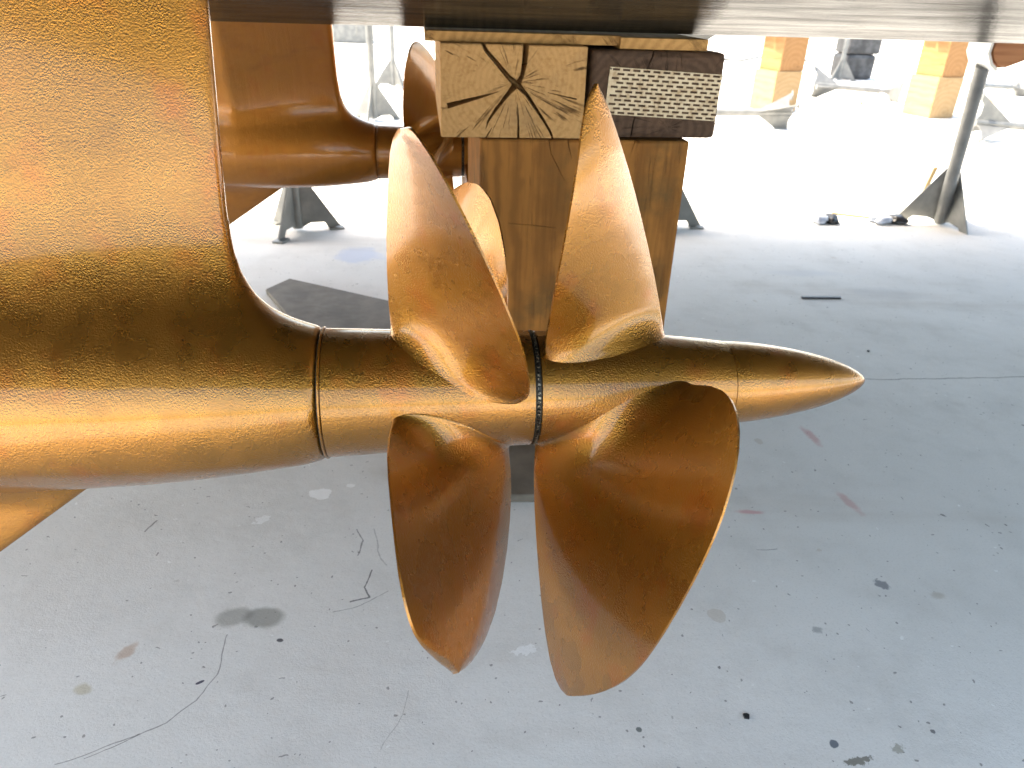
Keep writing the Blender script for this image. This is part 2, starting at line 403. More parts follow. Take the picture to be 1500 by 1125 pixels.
def casing_sdf(X, T, Z):
    rad = np.hypot(T, Z); body = (rad-np.interp(X, BODY_X, BODY_R))*.99
    fl_ = 1+np.clip(Z-.10, 0, .42)*1.9                     # the leg thickens towards the hull
    st = np.maximum(-Z, np.minimum(ucapsule(X, T/fl_, -.0995, .0088, -.36, .046), ucapsule(X, T/fl_, -.36, .046, -.80, .012)))
    d = smin(body, st, .15)
    return np.maximum(np.maximum(d, X), -X-.94)
CAS_V, CAS_F = surface_nets(casing_sdf, (-.93, -.125, -.115), (.006, .125, .51), .005)

TAB = {
'T1': {'L': [(0.0766, 0.0699, 81.3), (0.0748, 0.1062, 82.4), (0.075, 0.1367, 82.3), (0.0756, 0.1736, 81.9), (0.0786, 0.2102, 80.2), (0.0824, 0.2458, 78.0), (0.0845, 0.2665, 76.8), (0.0883, 0.2813, 74.6), (0.0947, 0.2934, 71.0), (0.1017, 0.3019, 66.9)], 'R': [(0.1017, 0.3019, 66.9), (0.1062, 0.3048, 64.4), (0.1123, 0.3040, 61.5), (0.1228, 0.2985, 57.9), (0.1375, 0.2781, 54.3), (0.151, 0.2588, 50.5), (0.1635, 0.2401, 46.6), (0.1753, 0.2218, 42.6), (0.185, 0.204, 38.6), (0.1942, 0.1864, 34.4), (0.203, 0.1691, 30.2), (0.2095, 0.152, 25.9), (0.2138, 0.1351, 21.6), (0.2168, 0.1184, 17.3), (0.2192, 0.1018, 12.9), (0.2205, 0.0853, 8.5), (0.2210, 0.076, 5.5), (0.2180, 0.0685, 3.5)]},
'B1': {'L': [(0.0771, 0.0742, -11.8), (0.0744, 0.1122, -10.4), (0.0743, 0.1405, -10.3), (0.0771, 0.1835, -11.8), (0.0804, 0.2176, -13.7), (0.0845, 0.2529, -15.9), (0.0877, 0.285, -17.7), (0.0919, 0.3039, -19.9), (0.0958, 0.3121, -22.1), (0.0997, 0.3203, -24.2), (0.1057, 0.319, -27.5), (0.1142, 0.3147, -32.1), (0.1251, 0.3135, -38.1), (0.1345, 0.313, -43.2)], 'R': [(0.1345, 0.313, -43.2), (0.1452, 0.3032, -49.0), (0.1573, 0.2905, -55.6), (0.1709, 0.2741, -63.1), (0.1841, 0.2543, -70.3), (0.1953, 0.2261, -76.4), (0.2037, 0.1906, -80.9), (0.2075, 0.1594, -83.0), (0.2102, 0.127, -84.5), (0.2098, 0.1017, -84.3), (0.2069, 0.0721, -82.7)]},
'T2': {'L': [(0.2417, 0.0644, 45.3), (0.2412, 0.0857, 47.6), (0.2426, 0.1219, 51.6), (0.2481, 0.167, 56.5), (0.2532, 0.2062, 60.8), (0.2597, 0.242, 64.8), (0.2642, 0.2705, 67.9), (0.2672, 0.2928, 70.4), (0.2703, 0.3095, 72.2), (0.2756, 0.3263, 74.0), (0.2826, 0.3331, 74.8)], 'R': [(0.2831, 0.3329, 75.2), (0.2894, 0.3271, 75.6), (0.2987, 0.3121, 76.7), (0.309, 0.292, 78.2), (0.3204, 0.2699, 79.8), (0.33, 0.25, 81.2), (0.3433, 0.2208, 83.4), (0.355, 0.1907, 85.6), (0.3664, 0.1598, 87.8), (0.3768, 0.1283, 90.1), (0.3858, 0.0962, 92.5), (0.3913, 0.0719, 94.3), (0.3935, 0.0581, 95.0)]},
'B2': {'L': [(0.2396, 0.074, -84.2), (0.2378, 0.1035, -85.2), (0.2389, 0.137, -84.6), (0.2404, 0.1788, -83.7), (0.2425, 0.2202, -82.5), (0.245, 0.2606, -81.1), (0.2479, 0.2998, -79.5), (0.2512, 0.3247, -77.5), (0.255, 0.3443, -75.4), (0.2594, 0.3508, -72.9), (0.2625, 0.3510, -71.1), (0.2656, 0.3496, -69.3)], 'R': [(0.2656, 0.3496, -69.3), (0.2700, 0.3462, -66.7), (0.2774, 0.3401, -62.5), (0.2908, 0.3317, -54.9), (0.3014, 0.325, -48.8), (0.3099, 0.3185, -43.9), (0.3189, 0.3077, -38.7), (0.3302, 0.2965, -32.3), (0.3394, 0.2886, -27.0), (0.349, 0.2806, -21.5), (0.3585, 0.2748, -16.0), (0.367, 0.2671, -11.2), (0.3741, 0.2586, -7.2), (0.3803, 0.2514, -3.6), (0.3862, 0.2403, -0.2), (0.3923, 0.2254, 3.3), (0.3978, 0.2084, 6.5), (0.4018, 0.1878, 8.7), (0.406, 0.1579, 11.2), (0.409, 0.1204, 12.9), (0.4078, 0.0694, 12.2)]},
}
def cleaned(t, key):
    t = {s_: [q for q in t[s_] if q[1] > .04] for s_ in 'LR'}
    if key in ('T1', 'B2'): t = {'L': t['L'][:-1], 'R': t['R'][1:]}     # rounded tips: a short edge instead of a point
    return t
def resample(pts, n):
    P_ = np.array([(x, r*cos(radians(th)), r*sin(radians(th))) for x, r, th in pts]); C = np.array(pts, float)
    s_ = np.r_[0, np.cumsum(np.linalg.norm(np.diff(P_, axis=0), axis=1))]; s_ /= s_[-1]
    # smooth the measured points a little, then sample
    for _ in range(1): C[1:-1] = .25*C[:-2]+.5*C[1:-1]+.25*C[2:]
    w_ = 1-np.cos(np.linspace(0, 1, n)*pi/2)**1.0 if False else np.linspace(0, 1, n)
    return np.stack([np.interp(w_, s_, C[:, i]) for i in range(3)], 1)
HUBX = [0, .08, .16, .235, .24, .30, .36, .40, .44, .468]
HUBR = [.0735, .0705, .0685, .0668, .0660, .0640, .0610, .0580, .0535, .0498]
def hub_r(x): return float(np.interp(x, HUBX, HUBR))
def blade_mesh(key, rot, sgn, nv=74, nu=30, fil=.026, fh=.036, camber=.002):
    t = cleaned(TAB[key], key)
    L = resample(t['L'], 160); R_ = resample(t['R'][::-1], 160)
    # pull both edges down into the hub
    w = np.linspace(0, 1, nv)**1.25
    src = np.linspace(0, 1, 160)
    Ls = np.stack([np.interp(w, src, L[:, i]) for i in range(3)], 1); Rs = np.stack([np.interp(w, src, R_[:, i]) for i in range(3)], 1)
    nr = 22; ext = []
    for E_ in (Ls, Rs):                                   # rows that run from inside the hub up to the measured root
        h0 = hub_r(E_[0, 0]); X = np.repeat(E_[:1], nr, 0); X[:, 1] = np.linspace(h0-.006, E_[0, 1], nr, endpoint=False); ext.append(np.concatenate([X, E_]))
    Ls, Rs = ext; w = np.r_[np.zeros(nr), w]; nv += nr
    q = (1-np.cos(np.linspace(0, 1, nu)*pi))/2
    G = Ls[:, None, :]*(1-q)[None, :, None] + Rs[:, None, :]*q[None, :, None]         # x, r, theta
    # blend the lower rows so that the root sits on the hub all along the chord
    for i in range(nu):
        for j in range(nv):
            G[j, i, 1] = max(G[j, i, 1], hub_r(G[j, i, 0])-.006)
    th = np.radians(G[..., 2]+rot)
    Pm = np.stack([G[..., 0], -sgn*G[..., 1]*np.cos(th), G[..., 1]*np.sin(th)], -1)
    du = np.gradient(Pm, axis=1); dv = np.gradient(Pm, axis=0); N = np.cross(du, dv); N /= np.maximum(np.linalg.norm(N, axis=2, keepdims=True), 1e-9)
    N[-1] = N[-2]
    prof = np.clip(4*q*(1-q), 0, 1)**1.0
    height = G[..., 1]-np.vectorize(hub_r)(G[..., 0])
    t0 = np.interp(w, [0, .15, 1], [.0080, .0065, .0022])
    half = .0011 + t0[:, None]*prof[None, :]*.9
    height = np.maximum(height, (w*.20)[:, None])          # a free shoulder low over the hub stays thin
    half = half + fil*(1-np.sqrt(1-np.clip(1-height/fh, 0, 1)**2))*np.power(np.clip(4*q*(1-q), 0, 1), .55)[None, :]
    cam_ = camber*(4*q*(1-q))[None, :]*np.sin(np.clip(w*.85+.15, 0, 1)*pi)[:, None]
    face = 1. if N[..., 0].mean() > 0 else -1.                   # convex on the forward side
    mid = Pm + N*cam_[..., None]*face
    A_ = mid+N*half[..., None]; B_ = mid-N*half[..., None]
    wt = np.clip(1.5-height/fh, 0, 1)                     # the flared foot follows the hub's curve instead of standing off it
    for S_ in (A_, B_):
        rho = np.hypot(S_[..., 1], S_[..., 2]); f_ = 1+(G[..., 1]/np.maximum(rho, 1e-6)-1)*wt
        S_[..., 1] *= f_; S_[..., 2] *= f_
    vs = np.concatenate([A_.reshape(-1, 3), B_.reshape(-1, 3)]); n0 = nv*nu; fs = []
    for j in range(nv-1):
        for i in range(nu-1):
            a = j*nu+i; fs.append((a, a+1, a+nu+1, a+nu)); fs.append((n0+a, n0+a+nu, n0+a+nu+1, n0+a+1))
        a = j*nu; fs.append((a, a+nu, n0+a+nu, n0+a)); a = j*nu+nu-1; fs.append((a, n0+a, n0+a+nu, a+nu))
    for i in range(nu-1):
        a = (nv-1)*nu+i; fs.append((a, a+1, n0+a+1, n0+a))
        fs.append((i, n0+i, n0+i+1, i+1))
    return vs, fs
def lathe(xs, rs, seg=96, dr=None):
    vs = []; fs = []
    for x, r in zip(xs, rs):
        for k_ in range(seg): vs.append((x, r*cos(2*pi*k_/seg), r*sin(2*pi*k_/seg)+(dr(x) if dr else 0)))
    for i in range(len(xs)-1):
        for k_ in range(seg): fs.append((i*seg+k_, i*seg+(k_+1) % seg, (i+1)*seg+(k_+1) % seg, (i+1)*seg+k_))
    fs.append(tuple(range(seg))[::-1]); fs.append(tuple((len(xs)-1)*seg+k_ for k_ in range(seg)))
    return vs, fs
def smooth_by_angle(o, deg):
    bm = bmesh.new(); bm.from_mesh(o.data)
    bmesh.ops.remove_doubles(bm, verts=bm.verts, dist=.00005); bmesh.ops.recalc_face_normals(bm, faces=bm.faces)
    for f in bm.faces: f.smooth = True
    for e in bm.edges:
        if len(e.link_faces) == 2 and e.calc_face_angle(0) > radians(deg): e.smooth = False
    bm.to_mesh(o.data); bm.free()

def make_pod(sgn, mat, label, spins):
    # sgn 1: this side of the keel, -1: mirrored on the far side
    lean = sin(DEAD)*sgn
    a = EX; s_ = lean*EY + cos(DEAD)*EZ; t_ = np.cross(s_, a)
    lat = -.708*sgn; O = B(-.1175 if sgn > 0 else -.1175, lat, .4619)
    if sgn > 0: O = np.array([-.2107, .735, .4619])
    else:
        d = (np.array([-.2107, .735, .4619])-KEEL)@EY; O = np.array([-.2107, .735, .4619])-2*d*EY-.011*EX
    root = empty('pod_drive', (0, 0, 0))
    root.matrix_world = Matrix(((a[0], t_[0], s_[0], O[0]), (a[1], t_[1], s_[1], O[1]), (a[2], t_[2], s_[2], O[2]), (0, 0, 0, 1)))
    tag(root, label, 'pod drive', 'bronze pod drives under the boat')
    fl = np.array([1, sgn, 1])
    cv = CAS_V*fl
    cas = from_py('drive_casing', cv, CAS_F, mat, root, True)
    sm = cas.modifiers.new('s', 'SMOOTH'); sm.factor = .5; sm.iterations = 8; bake(cas)
    for p in cas.data.polygons: p.use_smooth = True
    # skeg: swept fin under the casing
    vs = []; fs = []; rows = 26; cols = 24
    for side in (1, -1):
        for j in range(rows):
            v = j/(rows-1); z = -.082-v*.215
            xl = -.275+(z+.1076)*1.42
            xl = min(xl, -.262); xr = -.80+v*.10
            for i in range(cols):
                q = (1-cos(pi*i/(cols-1)))/2; x = xl+(xr-xl)*q
                hh = .002+.011*(4*q*(1-q))**.5 + .028*max(0, 1-v/.22)**2.2*(4*q*(1-q))**.4
                vs.append((x, side*hh, z))
    n0 = rows*cols
    for j in range(rows-1):
        for i in range(cols-1):
            p = j*cols+i; fs.append((p, p+1, p+cols+1, p+cols)); fs.append((n0+p, n0+p+cols, n0+p+cols+1, n0+p+1))
        p = j*cols; fs.append((p, p+cols, n0+p+cols, n0+p)); p += cols-1; fs.append((p, n0+p, n0+p+cols, p+cols))
    for i in range(cols-1): p = (rows-1)*cols+i; fs.append((p, p+1, n0+p+1, n0+p))
    sk = from_py('skeg', vs, fs, mat, root); smooth_by_angle(sk, 50)
    # sealing ring between casing and first propeller
    x = np.array([-.0004, -.0002, .0006, .0016, .0024, .0026]); r = np.array([.0725, .0746, .0752, .0752, .0745, .0722])
    sr = from_py('seal_ring', *lathe(x, r), M['seam'] if False else mat, root); smooth_by_angle(sr, 60)
    x = np.array([-.0009, -.0009, -.0004, -.0004]); r = np.array([.070, .0739, .0739, .070])
    gr = from_py('ring_groove', *lathe(x, r), M['seam'], root); smooth_by_angle(gr, 40)
    def prop(xs, blades):
        hub = from_py('propeller', *lathe(xs, [hub_r(x)*(1 if 0 < i < len(xs)-1 else .975) for i, x in enumerate(xs)]), mat, root); smooth_by_angle(hub, 40)
        for key, rot in blades:
            b = from_py('blade', *blade_mesh(key, rot, sgn), mat, hub); smooth_by_angle(b, 70)
    e = 1e-4
    prop([.0027, .0032]+list(np.linspace(.01, .228, 24))+[.2310, .2316], [(k_, r_+spins[0]) for k_, r_ in (('T1', 0), ('B1', 0), ('B1', 184), ('B1', -86))])
    prop([.2384, .2390]+list(np.linspace(.245, .462, 24))+[.4655, .4660], [(k_, r_+spins[1]) for k_, r_ in (('T2', 0), ('B2', 0), ('T2', 120))])
    # rope cutter between the propellers: dark core and a toothed ring
    core = from_py('rope_cutter', *lathe(np.array([.2310, .2312, .2388, .2390]), np.array([.058, .0625, .0625, .058])), M['seam'], root); smooth_by_angle(core, 40)
    bm = bmesh.new(); nt_ = 84
    for i in range(nt_):
        an = 2*pi*i/nt_; da = 2*pi/nt_*.32
        pts = [(.2337, .0672*cos(an-da), .0672*sin(an-da)), (.2366, .0668*cos(an-da*.2), .0668*sin(an-da*.2)), (.2366, .0668*cos(an+da), .0668*sin(an+da)), (.2337, .0672*cos(an+da), .0672*sin(an+da))]
        add_prism(bm, pts, (0, -cos(an), -sin(an)), .006)
    tr = from_bm('tooth_ring', bm, M['cutter'], core)
    # nose cone
    u = np.linspace(0, 1, 40); xs = .4665+(.6505-.4665)*np.sin(u*pi/2); rs = .0498*np.power(np.clip(1-((xs-.4665)/.184)**1.6, 0, 1), .62); rs[-1] = .0004
    xs = np.r_[.4662, xs]; rs = np.r_[.0488, rs]
    nc = from_py('nose_cone', *lathe(xs, rs, 96, lambda x_: -.0022*max(0, (x_-.4665)/.184)**1.2), mat, root); smooth_by_angle(nc, 40)
    return root
make_pod(1, M['bronze'], 'large bronze-painted pod drive in the foreground with twin contra-rotating propellers', (0, 0))
make_pod(-1, M['bronze_far'], 'darker orange bronze pod drive in shade beyond the timber pile', (31, 20))

# ---------------------------------------------------------------- timber pile under the keel
def wedge_cut(o, polys, y0, y1):
    # real crevices: each a polyline with widths, cut into the face
    for pts in polys:
        P_ = [np.array(p[:2], float) for p in pts]; W_ = [p[2]*.7 for p in pts]
        Lf = []; Rg = []
        for i, p in enumerate(P_):
            d = P_[min(i+1, len(P_)-1)]-P_[max(i-1, 0)]; d /= np.linalg.norm(d); nrm = np.array([-d[1], d[0]])
            Lf.append(p+nrm*W_[i]); Rg.append(p-nrm*W_[i])
        poly = Lf+Rg[::-1]; c = np.mean(poly, 0)
        bm = bmesh.new()
        a = [bm.verts.new((p[0], y0, p[1])) for p in poly]
        m_ = [(Lf[i]+Rg[i])/2 for i in range(len(Lf))]
        deep = [.7*m_[i]+.3*Lf[i] for i in range(len(Lf))]+[.7*m_[i]+.3*Rg[i] for i in range(len(Lf))][::-1]
        b = [bm.verts.new((p[0], y1, p[1])) for p in deep]
        n = len(poly); bm.faces.new(a); bm.faces.new(b[::-1])
        for i in range(n): bm.faces.new((a[i], b[i], b[(i+1) % n], a[(i+1) % n]))
        bmesh.ops.triangulate(bm, faces=bm.faces[:]); cut = from_bm('cut', bm)
        cut.matrix_world = o.matrix_world.copy()
        bpy.context.view_layer.update()
        md = o.modifiers.new('b', 'BOOLEAN'); md.object = cut; md.operation = 'DIFFERENCE'; md.solver = 'EXACT'
        bake(o); me = cut.data; bpy.data.objects.remove(cut); bpy.data.meshes.remove(me)
def block(name, x0, x1, y0, y1, z0, z1, mat, label, cat, bev=.004, group=None, rz=0., wav=.0015):
    o_ = B((x0+x1)/2, (y0+y1)/2, z0)
    bm = bmesh.new(); lx, ly, lz = x1-x0, y1-y0, z1-z0
    add_box(bm, (-lx/2, -ly/2, 0), (lx/2, ly/2, lz), bev)
    bm.normal_update()
    o = from_bm(name, bm, mat); o.location = tuple(o_); o.rotation_euler = (0, 0, TH+rz)
    for i, p in enumerate(o.data.vertices):                        # slightly out of true
        q = mnoise.noise_vector(Vector(p.co)*6+Vector((x0*9, z0*7, y0)))
        if p.co.z > .002: p.co += q*wav
    for p in o.data.polygons: p.use_smooth = p.area < .003 and bev > 0
    tag(o, label, cat, group); bpy.context.view_layer.update()
    return o
GP = 'timbers of the pile under the keel'
M['oak'] = timber('pale_cracked_timber', (.47, .28, .115), (.27, .14, .042), (-.0005, 0, .093), 1, 105, .95, (.25, .16, .08), .6, rc=.2)
M['tar'] = timber('dark_creosoted_timber', (.085, .052, .034), (.040, .024, .016), (.03, 0, .02), 1, 70, .6, (.13, .075, .045), .5)
M['post'] = timber('brown_upright_timber', (.30, .130, .028), (.12, .05, .012), (.03, .06, 0), 2, 45, .35, (.10, .062, .022), .75)
M['plank'] = timber('plank_timber', (.46, .27, .10), (.27, .145, .05), (.3, 0, -.2), 1, 60, .4, (.20, .12, .05), .45)
def oakxy(u, v): return (-.1268+(u-645)/217*.2525, .152-(v-65)/136*.152)
ok_ = block('timber_beam', -.153, .100, -.10, .42, .640, .792, M['oak'], 'pale square timber beam with star-shaped cracks across its end grain', 'timber', .003, GP)
def px(f, pts): return [(*f(u, v), wd) for u, v, wd in pts]
wedge_cut(ok_, [px(oakxy, q) for q in [
    [(757, 121, .011), (745, 110, .007), (727, 90, .006), (712, 74, .0055), (700, 52, .004)],
    [(759, 122, .010), (766, 108, .006), (769, 90, .008), (771, 50, .011)],
    [(731, 132, .0008), (705, 140, .004), (680, 147, .006), (655, 154, .008)],
    [(757, 121, .011), (744, 137, .006), (728, 158, .0045), (716, 176, .003), (713, 188, .0006)],
    [(757, 119, .010), (775, 137, .0055), (795, 165, .0045), (812, 190, .0035), (822, 212, .002)],
    [(760, 148, .0006), (762, 170, .0022), (764, 215, .0042)],
    [(805, 132, .0006), (825, 136, .0018), (850, 141, .002)],
    [(722, 186, .0006), (716, 196, .0022), (710, 210, .003)],
]], -.27, -.215)
def tarxy(u, v): return (-.1205+(u-868)/185*.241, .145-(v-76)/127*.145)
tar = block('timber_beam', .1075, .348, -.098, .40, .642, .787, M['tar'], 'dark brown timber beam with a slotted metal plate nailed to its end', 'timber', .010, GP)
wedge_cut(tar, [px(tarxy, q) for q in [[(957, 60, .004), (950, 85, .003), (943, 106, .0008)], [(936, 160, .0008), (933, 180, .0025), (931, 215, .004)], [(985, 60, .002), (990, 80, .0015), (993, 98, .0005)]]], -.27, -.225)
def slot_plate():
    # nail plate: staggered slots right through, 1.2 mm steel
    Wd, Hh, nr = .205, .078, 11; pitch = .0182; gap = .0052; rh = Hh/nr
    bm = bmesh.new()
    xs_all = None; T = .0012
    for i in range(nr):
        z0 = -Hh/2+i*rh; zs0 = z0+rh*.24; zs1 = z0+rh*.76
        segs = [(-Wd/2, Wd/2, z0, zs0), (-Wd/2, Wd/2, zs1, z0+rh)]
        x = -Wd/2+(.5 if i % 2 else .0)*pitch; solid0 = -Wd/2
        while x+gap < Wd/2:
            a = max(x, -Wd/2); segs.append((solid0, min(x+gap, Wd/2), zs0, zs1)); solid0 = x+pitch; x += pitch
            if solid0 > Wd/2: solid0 = Wd/2
        segs.append((min(solid0, Wd/2), Wd/2, zs0, zs1))
        for a, b, c, d in segs:
            if b-a > 1e-5: add_box(bm, (a, 0, c), (b, T, d))
    return bm
k = NT('nail_plate_metal'); P = k.coord()
M['plate'] = k.out(k.mix(k.ramp(k.noise(P, 60, 5, .7), .4, .7), (.42, .36, .26), (.27, .20, .12)), .5, .55, k.bump(k.noise(P, 200, 3), .0006, .5))
pl_ = from_bm('nail_plate', slot_plate(), M['plate'], tar); pl_.location = (.0135, -.2515, .0755); pl_.rotation_euler = (0, radians(2.6), 0)
bm = bmesh.new()
for x, z in ((-.1, .036), (.1, .036), (-.1, -.036), (.1, -.036)): add_tube(bm, [(x, -.002, z), (x, .003, z)], .0022, 8)
from_bm('nail_heads', bm, M['cutter'], pl_)
po = block('timber_block', -.083, .302, -.097, .30, .018, .637, M['post'], 'tall brown upright timber block under the two beams', 'timber', .005, GP)
def poxy(u, v): return (-.1925+(u-705)/303*.385, .637-.018-(v-205)/175*.205)
wedge_cut(po, [px(poxy, q) for q in [[(828, 192, .002), (831, 214, .0018), (837, 234, .0005)], [(800, 195, .0018), (806, 225, .0014), (818, 248, .0014), (829, 268, .0005)], [(747, 335, .0005), (780, 338, .0016), (820, 343, .0008)], [(930, 195, .002), (925, 215, .0016), (921, 232, .0005)]]], -.22, -.185)
block('plank', -.178, .1645, -.068, .34, .7925, .8085, M['plank'], 'orange-brown packing plank between the cracked beam and the keel', 'plank', .0015, GP)
block('plank', .166, .322, -.085, .30, .7885, .8065, M['plank'], 'short packing plank on top of the dark beam', 'plank', .0015, GP, radians(-2))
# dark slab the pile stands on
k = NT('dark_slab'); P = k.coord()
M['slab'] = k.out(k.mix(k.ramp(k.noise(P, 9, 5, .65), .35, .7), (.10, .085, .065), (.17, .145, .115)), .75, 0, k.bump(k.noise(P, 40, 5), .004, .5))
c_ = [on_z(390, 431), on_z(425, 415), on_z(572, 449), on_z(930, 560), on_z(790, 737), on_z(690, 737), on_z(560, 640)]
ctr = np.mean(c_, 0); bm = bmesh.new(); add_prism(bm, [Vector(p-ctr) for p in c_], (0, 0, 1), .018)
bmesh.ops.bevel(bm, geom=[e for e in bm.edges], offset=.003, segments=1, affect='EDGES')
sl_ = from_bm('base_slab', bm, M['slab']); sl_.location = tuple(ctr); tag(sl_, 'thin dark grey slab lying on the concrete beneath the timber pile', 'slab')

# ---------------------------------------------------------------- sunlit yard beyond the boat
M['pine'] = timber('yellow_pine', (.34, .235, .125), (.29, .185, .085), (.02, 0, .05), 1, 26, .12, (.31, .20, .09), .3)
M['pine2'] = timber('orange_pine', (.30, .165, .07), (.24, .12, .045), (.02, 0, .05), 1, 26, .12, (.27, .14, .055), .3)
M['pinkwood'] = timber('reddish_wood', (.29, .14, .075), (.20, .085, .045), (.0, 0, .0), 1, 40, .2, (.36, .2, .12), .3)
def ublock(name, ctr, rz, size, z0, mat, label, cat, group=None, bev=.006):
    bm = bmesh.new(); lx, ly, lz = size; add_box(bm, (-lx/2, -ly/2, 0), (lx/2, ly/2, lz), bev)
    o = from_bm(name, bm, mat); o.location = (ctr[0], ctr[1], z0); o.rotation_euler = (0, 0, rz)
    for p in o.data.vertices: p.co += mnoise.noise_vector(Vector(p.co)*5+Vector((ctr[0]*3, z0*7, 1)))*.003
    return tag(o, label, cat, group)
def corner_ctr(c, rz, lx, ly): return np.array([c[0]+cos(rz)*lx/2-sin(rz)*ly/2, c[1]+sin(rz)*lx/2+cos(rz)*ly/2])
GB = 'sunlit block piles out in the yard'
def pile(cu, cv, rz, w, d, tops, which, extra):
    c = on_z(cu, cv); ct = corner_ctr(c, rz, w, d)
    z1 = .335; z2 = tops
    ublock('timber_block', ct, rz, (w, d, z1-.001), .001, M['pine'], 'lower pale timber block of the '+which, 'timber', GB)
    off = np.array([cos(rz), sin(rz)])*.02
    ublock('timber_block', ct+off, rz+.03, (w-.012, d-.03, z2-z1-.001), z1, M['pine2'], 'upper timber block of the '+which, 'timber', GB)
    ex = np.array([cos(rz), sin(rz)]); ey = np.array([-sin(rz), cos(rz)])
    ublock('plank', ct+ex*-.0+ey*-.05, rz, (w+.10, .11, .06), z2+.001, M['pinkwood'], 'reddish packing plank across the front of the '+which, 'plank', GB, .003)
    ublock('plank', ct+ex*-.02+ey*.09, rz, (w+.04, .12, .06), z2+.001, M['pine'], 'pale packing plank behind the reddish one on the '+which, 'plank', GB, .003)
    return ct
pile(1128, 165, radians(22), .275, .30, .62, 'left block pile in the sunlit yard', 0)
pile(1360, 174, radians(17), .26, .33, .66, 'right block pile in the sunlit yard', 0)
# black block far behind, between the piles
k = NT('black_rubber'); P = k.coord()
M['black'] = k.out(k.mix(k.ramp(k.noise(P, 7, 5, .65), .4, .7), (.022, .022, .024), (.075, .075, .078)), .55, 0, k.bump(k.noise(P, 30, 4), .004, .5))
c = on_z(1253, 117)
bb = ublock('black_block', (c[0], c[1]+.2), radians(6), (.40, .40, .30), .001, M['black'], 'lower black block standing far off between the two piles', 'block', 'black blocks', .05)
ublock('black_block', (c[0]+.02, c[1]+.2), radians(4), (.42, .40, .34), .302, M['black'], 'upper black block stacked far off between the two piles', 'block', 'black blocks', .03)

# boat stands: pole, three fins, foot plates, screw, head
k = NT('orange_plywood'); P = k.coord()
M['ply'] = k.out(k.mix(k.ramp(k.noise(k.mapp(P, sc=(4, 60, 60)), 1, 4), .35, .7), (.46, .20, .075), (.33, .12, .04)), .6, 0, k.bump(k.noise(k.mapp(P, sc=(8, 120, 120)), 1, 3), .002, .5))
k = NT('white_edge'); M['white'] = k.out((.74, .73, .70), .5)
def make_stand(label, height=.75, spread=.20, fin_h=.235, prad=.022, head=None, group='galvanised boat stands', cat='boat stand', fin_rot=0.):
    root = empty('boat_stand'); tag(root, label, cat, group)
    bm = bmesh.new(); add_tube(bm, [(0, 0, .012), (0, 0, .02), (0, 0, height)], prad, 20); 
    p = from_bm('pole', bm, M['galv'], root); smooth_by_angle(p, 45)
    for i in range(3):
        an = fin_rot+2*pi*i/3; d = Vector((cos(an), sin(an), 0)); n = Vector((-sin(an), cos(an), 0))
        bm = bmesh.new(); th = .006
        prof = [(prad*.7, fin_h+.03), (prad*.7+.012, fin_h), (spread*.95, .022), (spread, .012), (spread-.05, .006), (spread*.62, .03), (spread*.30, .03), (prad*.7, .012)]
        add_prism(bm, [d*r+Vector((0, 0, z))-n*th/2 for r, z in prof], n, th)
        f = from_bm('fin', bm, M['galv'], root)
        bm = bmesh.new(); add_box(bm, (-.03, -.022, 0), (.03, .022, .008), .002); ft = from_bm('foot_plate', bm, M['galv'], f)
        ft.location = tuple(d*(spread-.02)); ft.rotation_euler = (0, 0, an)
    if head == 'screw':
        bm = bmesh.new(); add_tube(bm, [(0, 0, height-.02), (0, 0, height+.12)], prad*.62, 16); s_ = from_bm('screw', bm, M['galv'], root); smooth_by_angle(s_, 45)
        bm = bmesh.new(); add_tube(bm, [(-.09, 0, height+.012), (.09, 0, height+.012)], .006, 8); add_tube(bm, [(-.09, 0, height+.012), (-.09, 0, height-.09)], .005, 8); add_tube(bm, [(.09, 0, height+.012), (.09, 0, height-.09)], .005, 8); from_bm('handle', bm, M['galv'], root)
        bm = bmesh.new(); add_tube(bm, [(0, 0, height+.06), (0, 0, height+.10), (0, 0, height+.17), (0, 0, height+.185)], [.026, .04, .155, .155], 4); from_bm('head', bm, M['galv'], root)
    return root
# right: stand leaning in against the far side of the hull, orange wooden pad on top
foot = on_z(1376, 327); st = make_stand('galvanised stand leaning under the hull with a reddish wooden pad on its head', .62, .19, .26, .026, fin_rot=radians(-78))
top = on_y(1440, 96, foot[1]-.28); v = Vector(top-foot)
q = Vector((0, 0, 1)).rotation_difference(v.normalized())
st.location = tuple(foot)
for ch in st.children:
    if ch.name.startswith('pole'):
        ch.rotation_mode = 'QUATERNION'; ch.rotation_quaternion = q; ch.scale = (1, 1, v.length/.62)
    else: ch.rotation_mode = 'QUATERNION'; ch.rotation_quaternion = Vector((0, 0, 1)).rotation_difference((v.normalized()*.45+Vector((0, 0, 1))*.55).normalized())
# pad
bm = bmesh.new()
pr = [(-.055, .0), (-.075, .035), (-.07, .12), (.30, .17), (.30, .10), (.0, -.012), (-.03, -.018)]
add_prism(bm, [Vector((x, -.07, z)) for x, z in pr], (0, 1, 0), .14); bmesh.ops.bevel(bm, geom=bm.edges[:], offset=.012, segments=2, affect='EDGES')
pd = from_bm('pad', bm, M['ply'], st); pd.location = tuple(v+Vector((.045, 0, .012))); smooth_by_angle(pd, 40)
bm = bmesh.new(); add_prism(bm, [Vector((x, -.075, z)) for x, z in [(-.062, -.005), (-.083, .033), (-.078, .12), (-.069, .12), (-.073, .034), (-.054, .002), (-.03, -.017), (-.03, -.028)]], (0, 1, 0), .15)
rm = from_bm('pad_rim', bm, M['white'], pd)
bm = bmesh.new(); add_tube(bm, [tuple(v*.97), tuple(v+Vector((.03, 0, .02)))], .022, 12); from_bm('screw', bm, M['galv'], st)
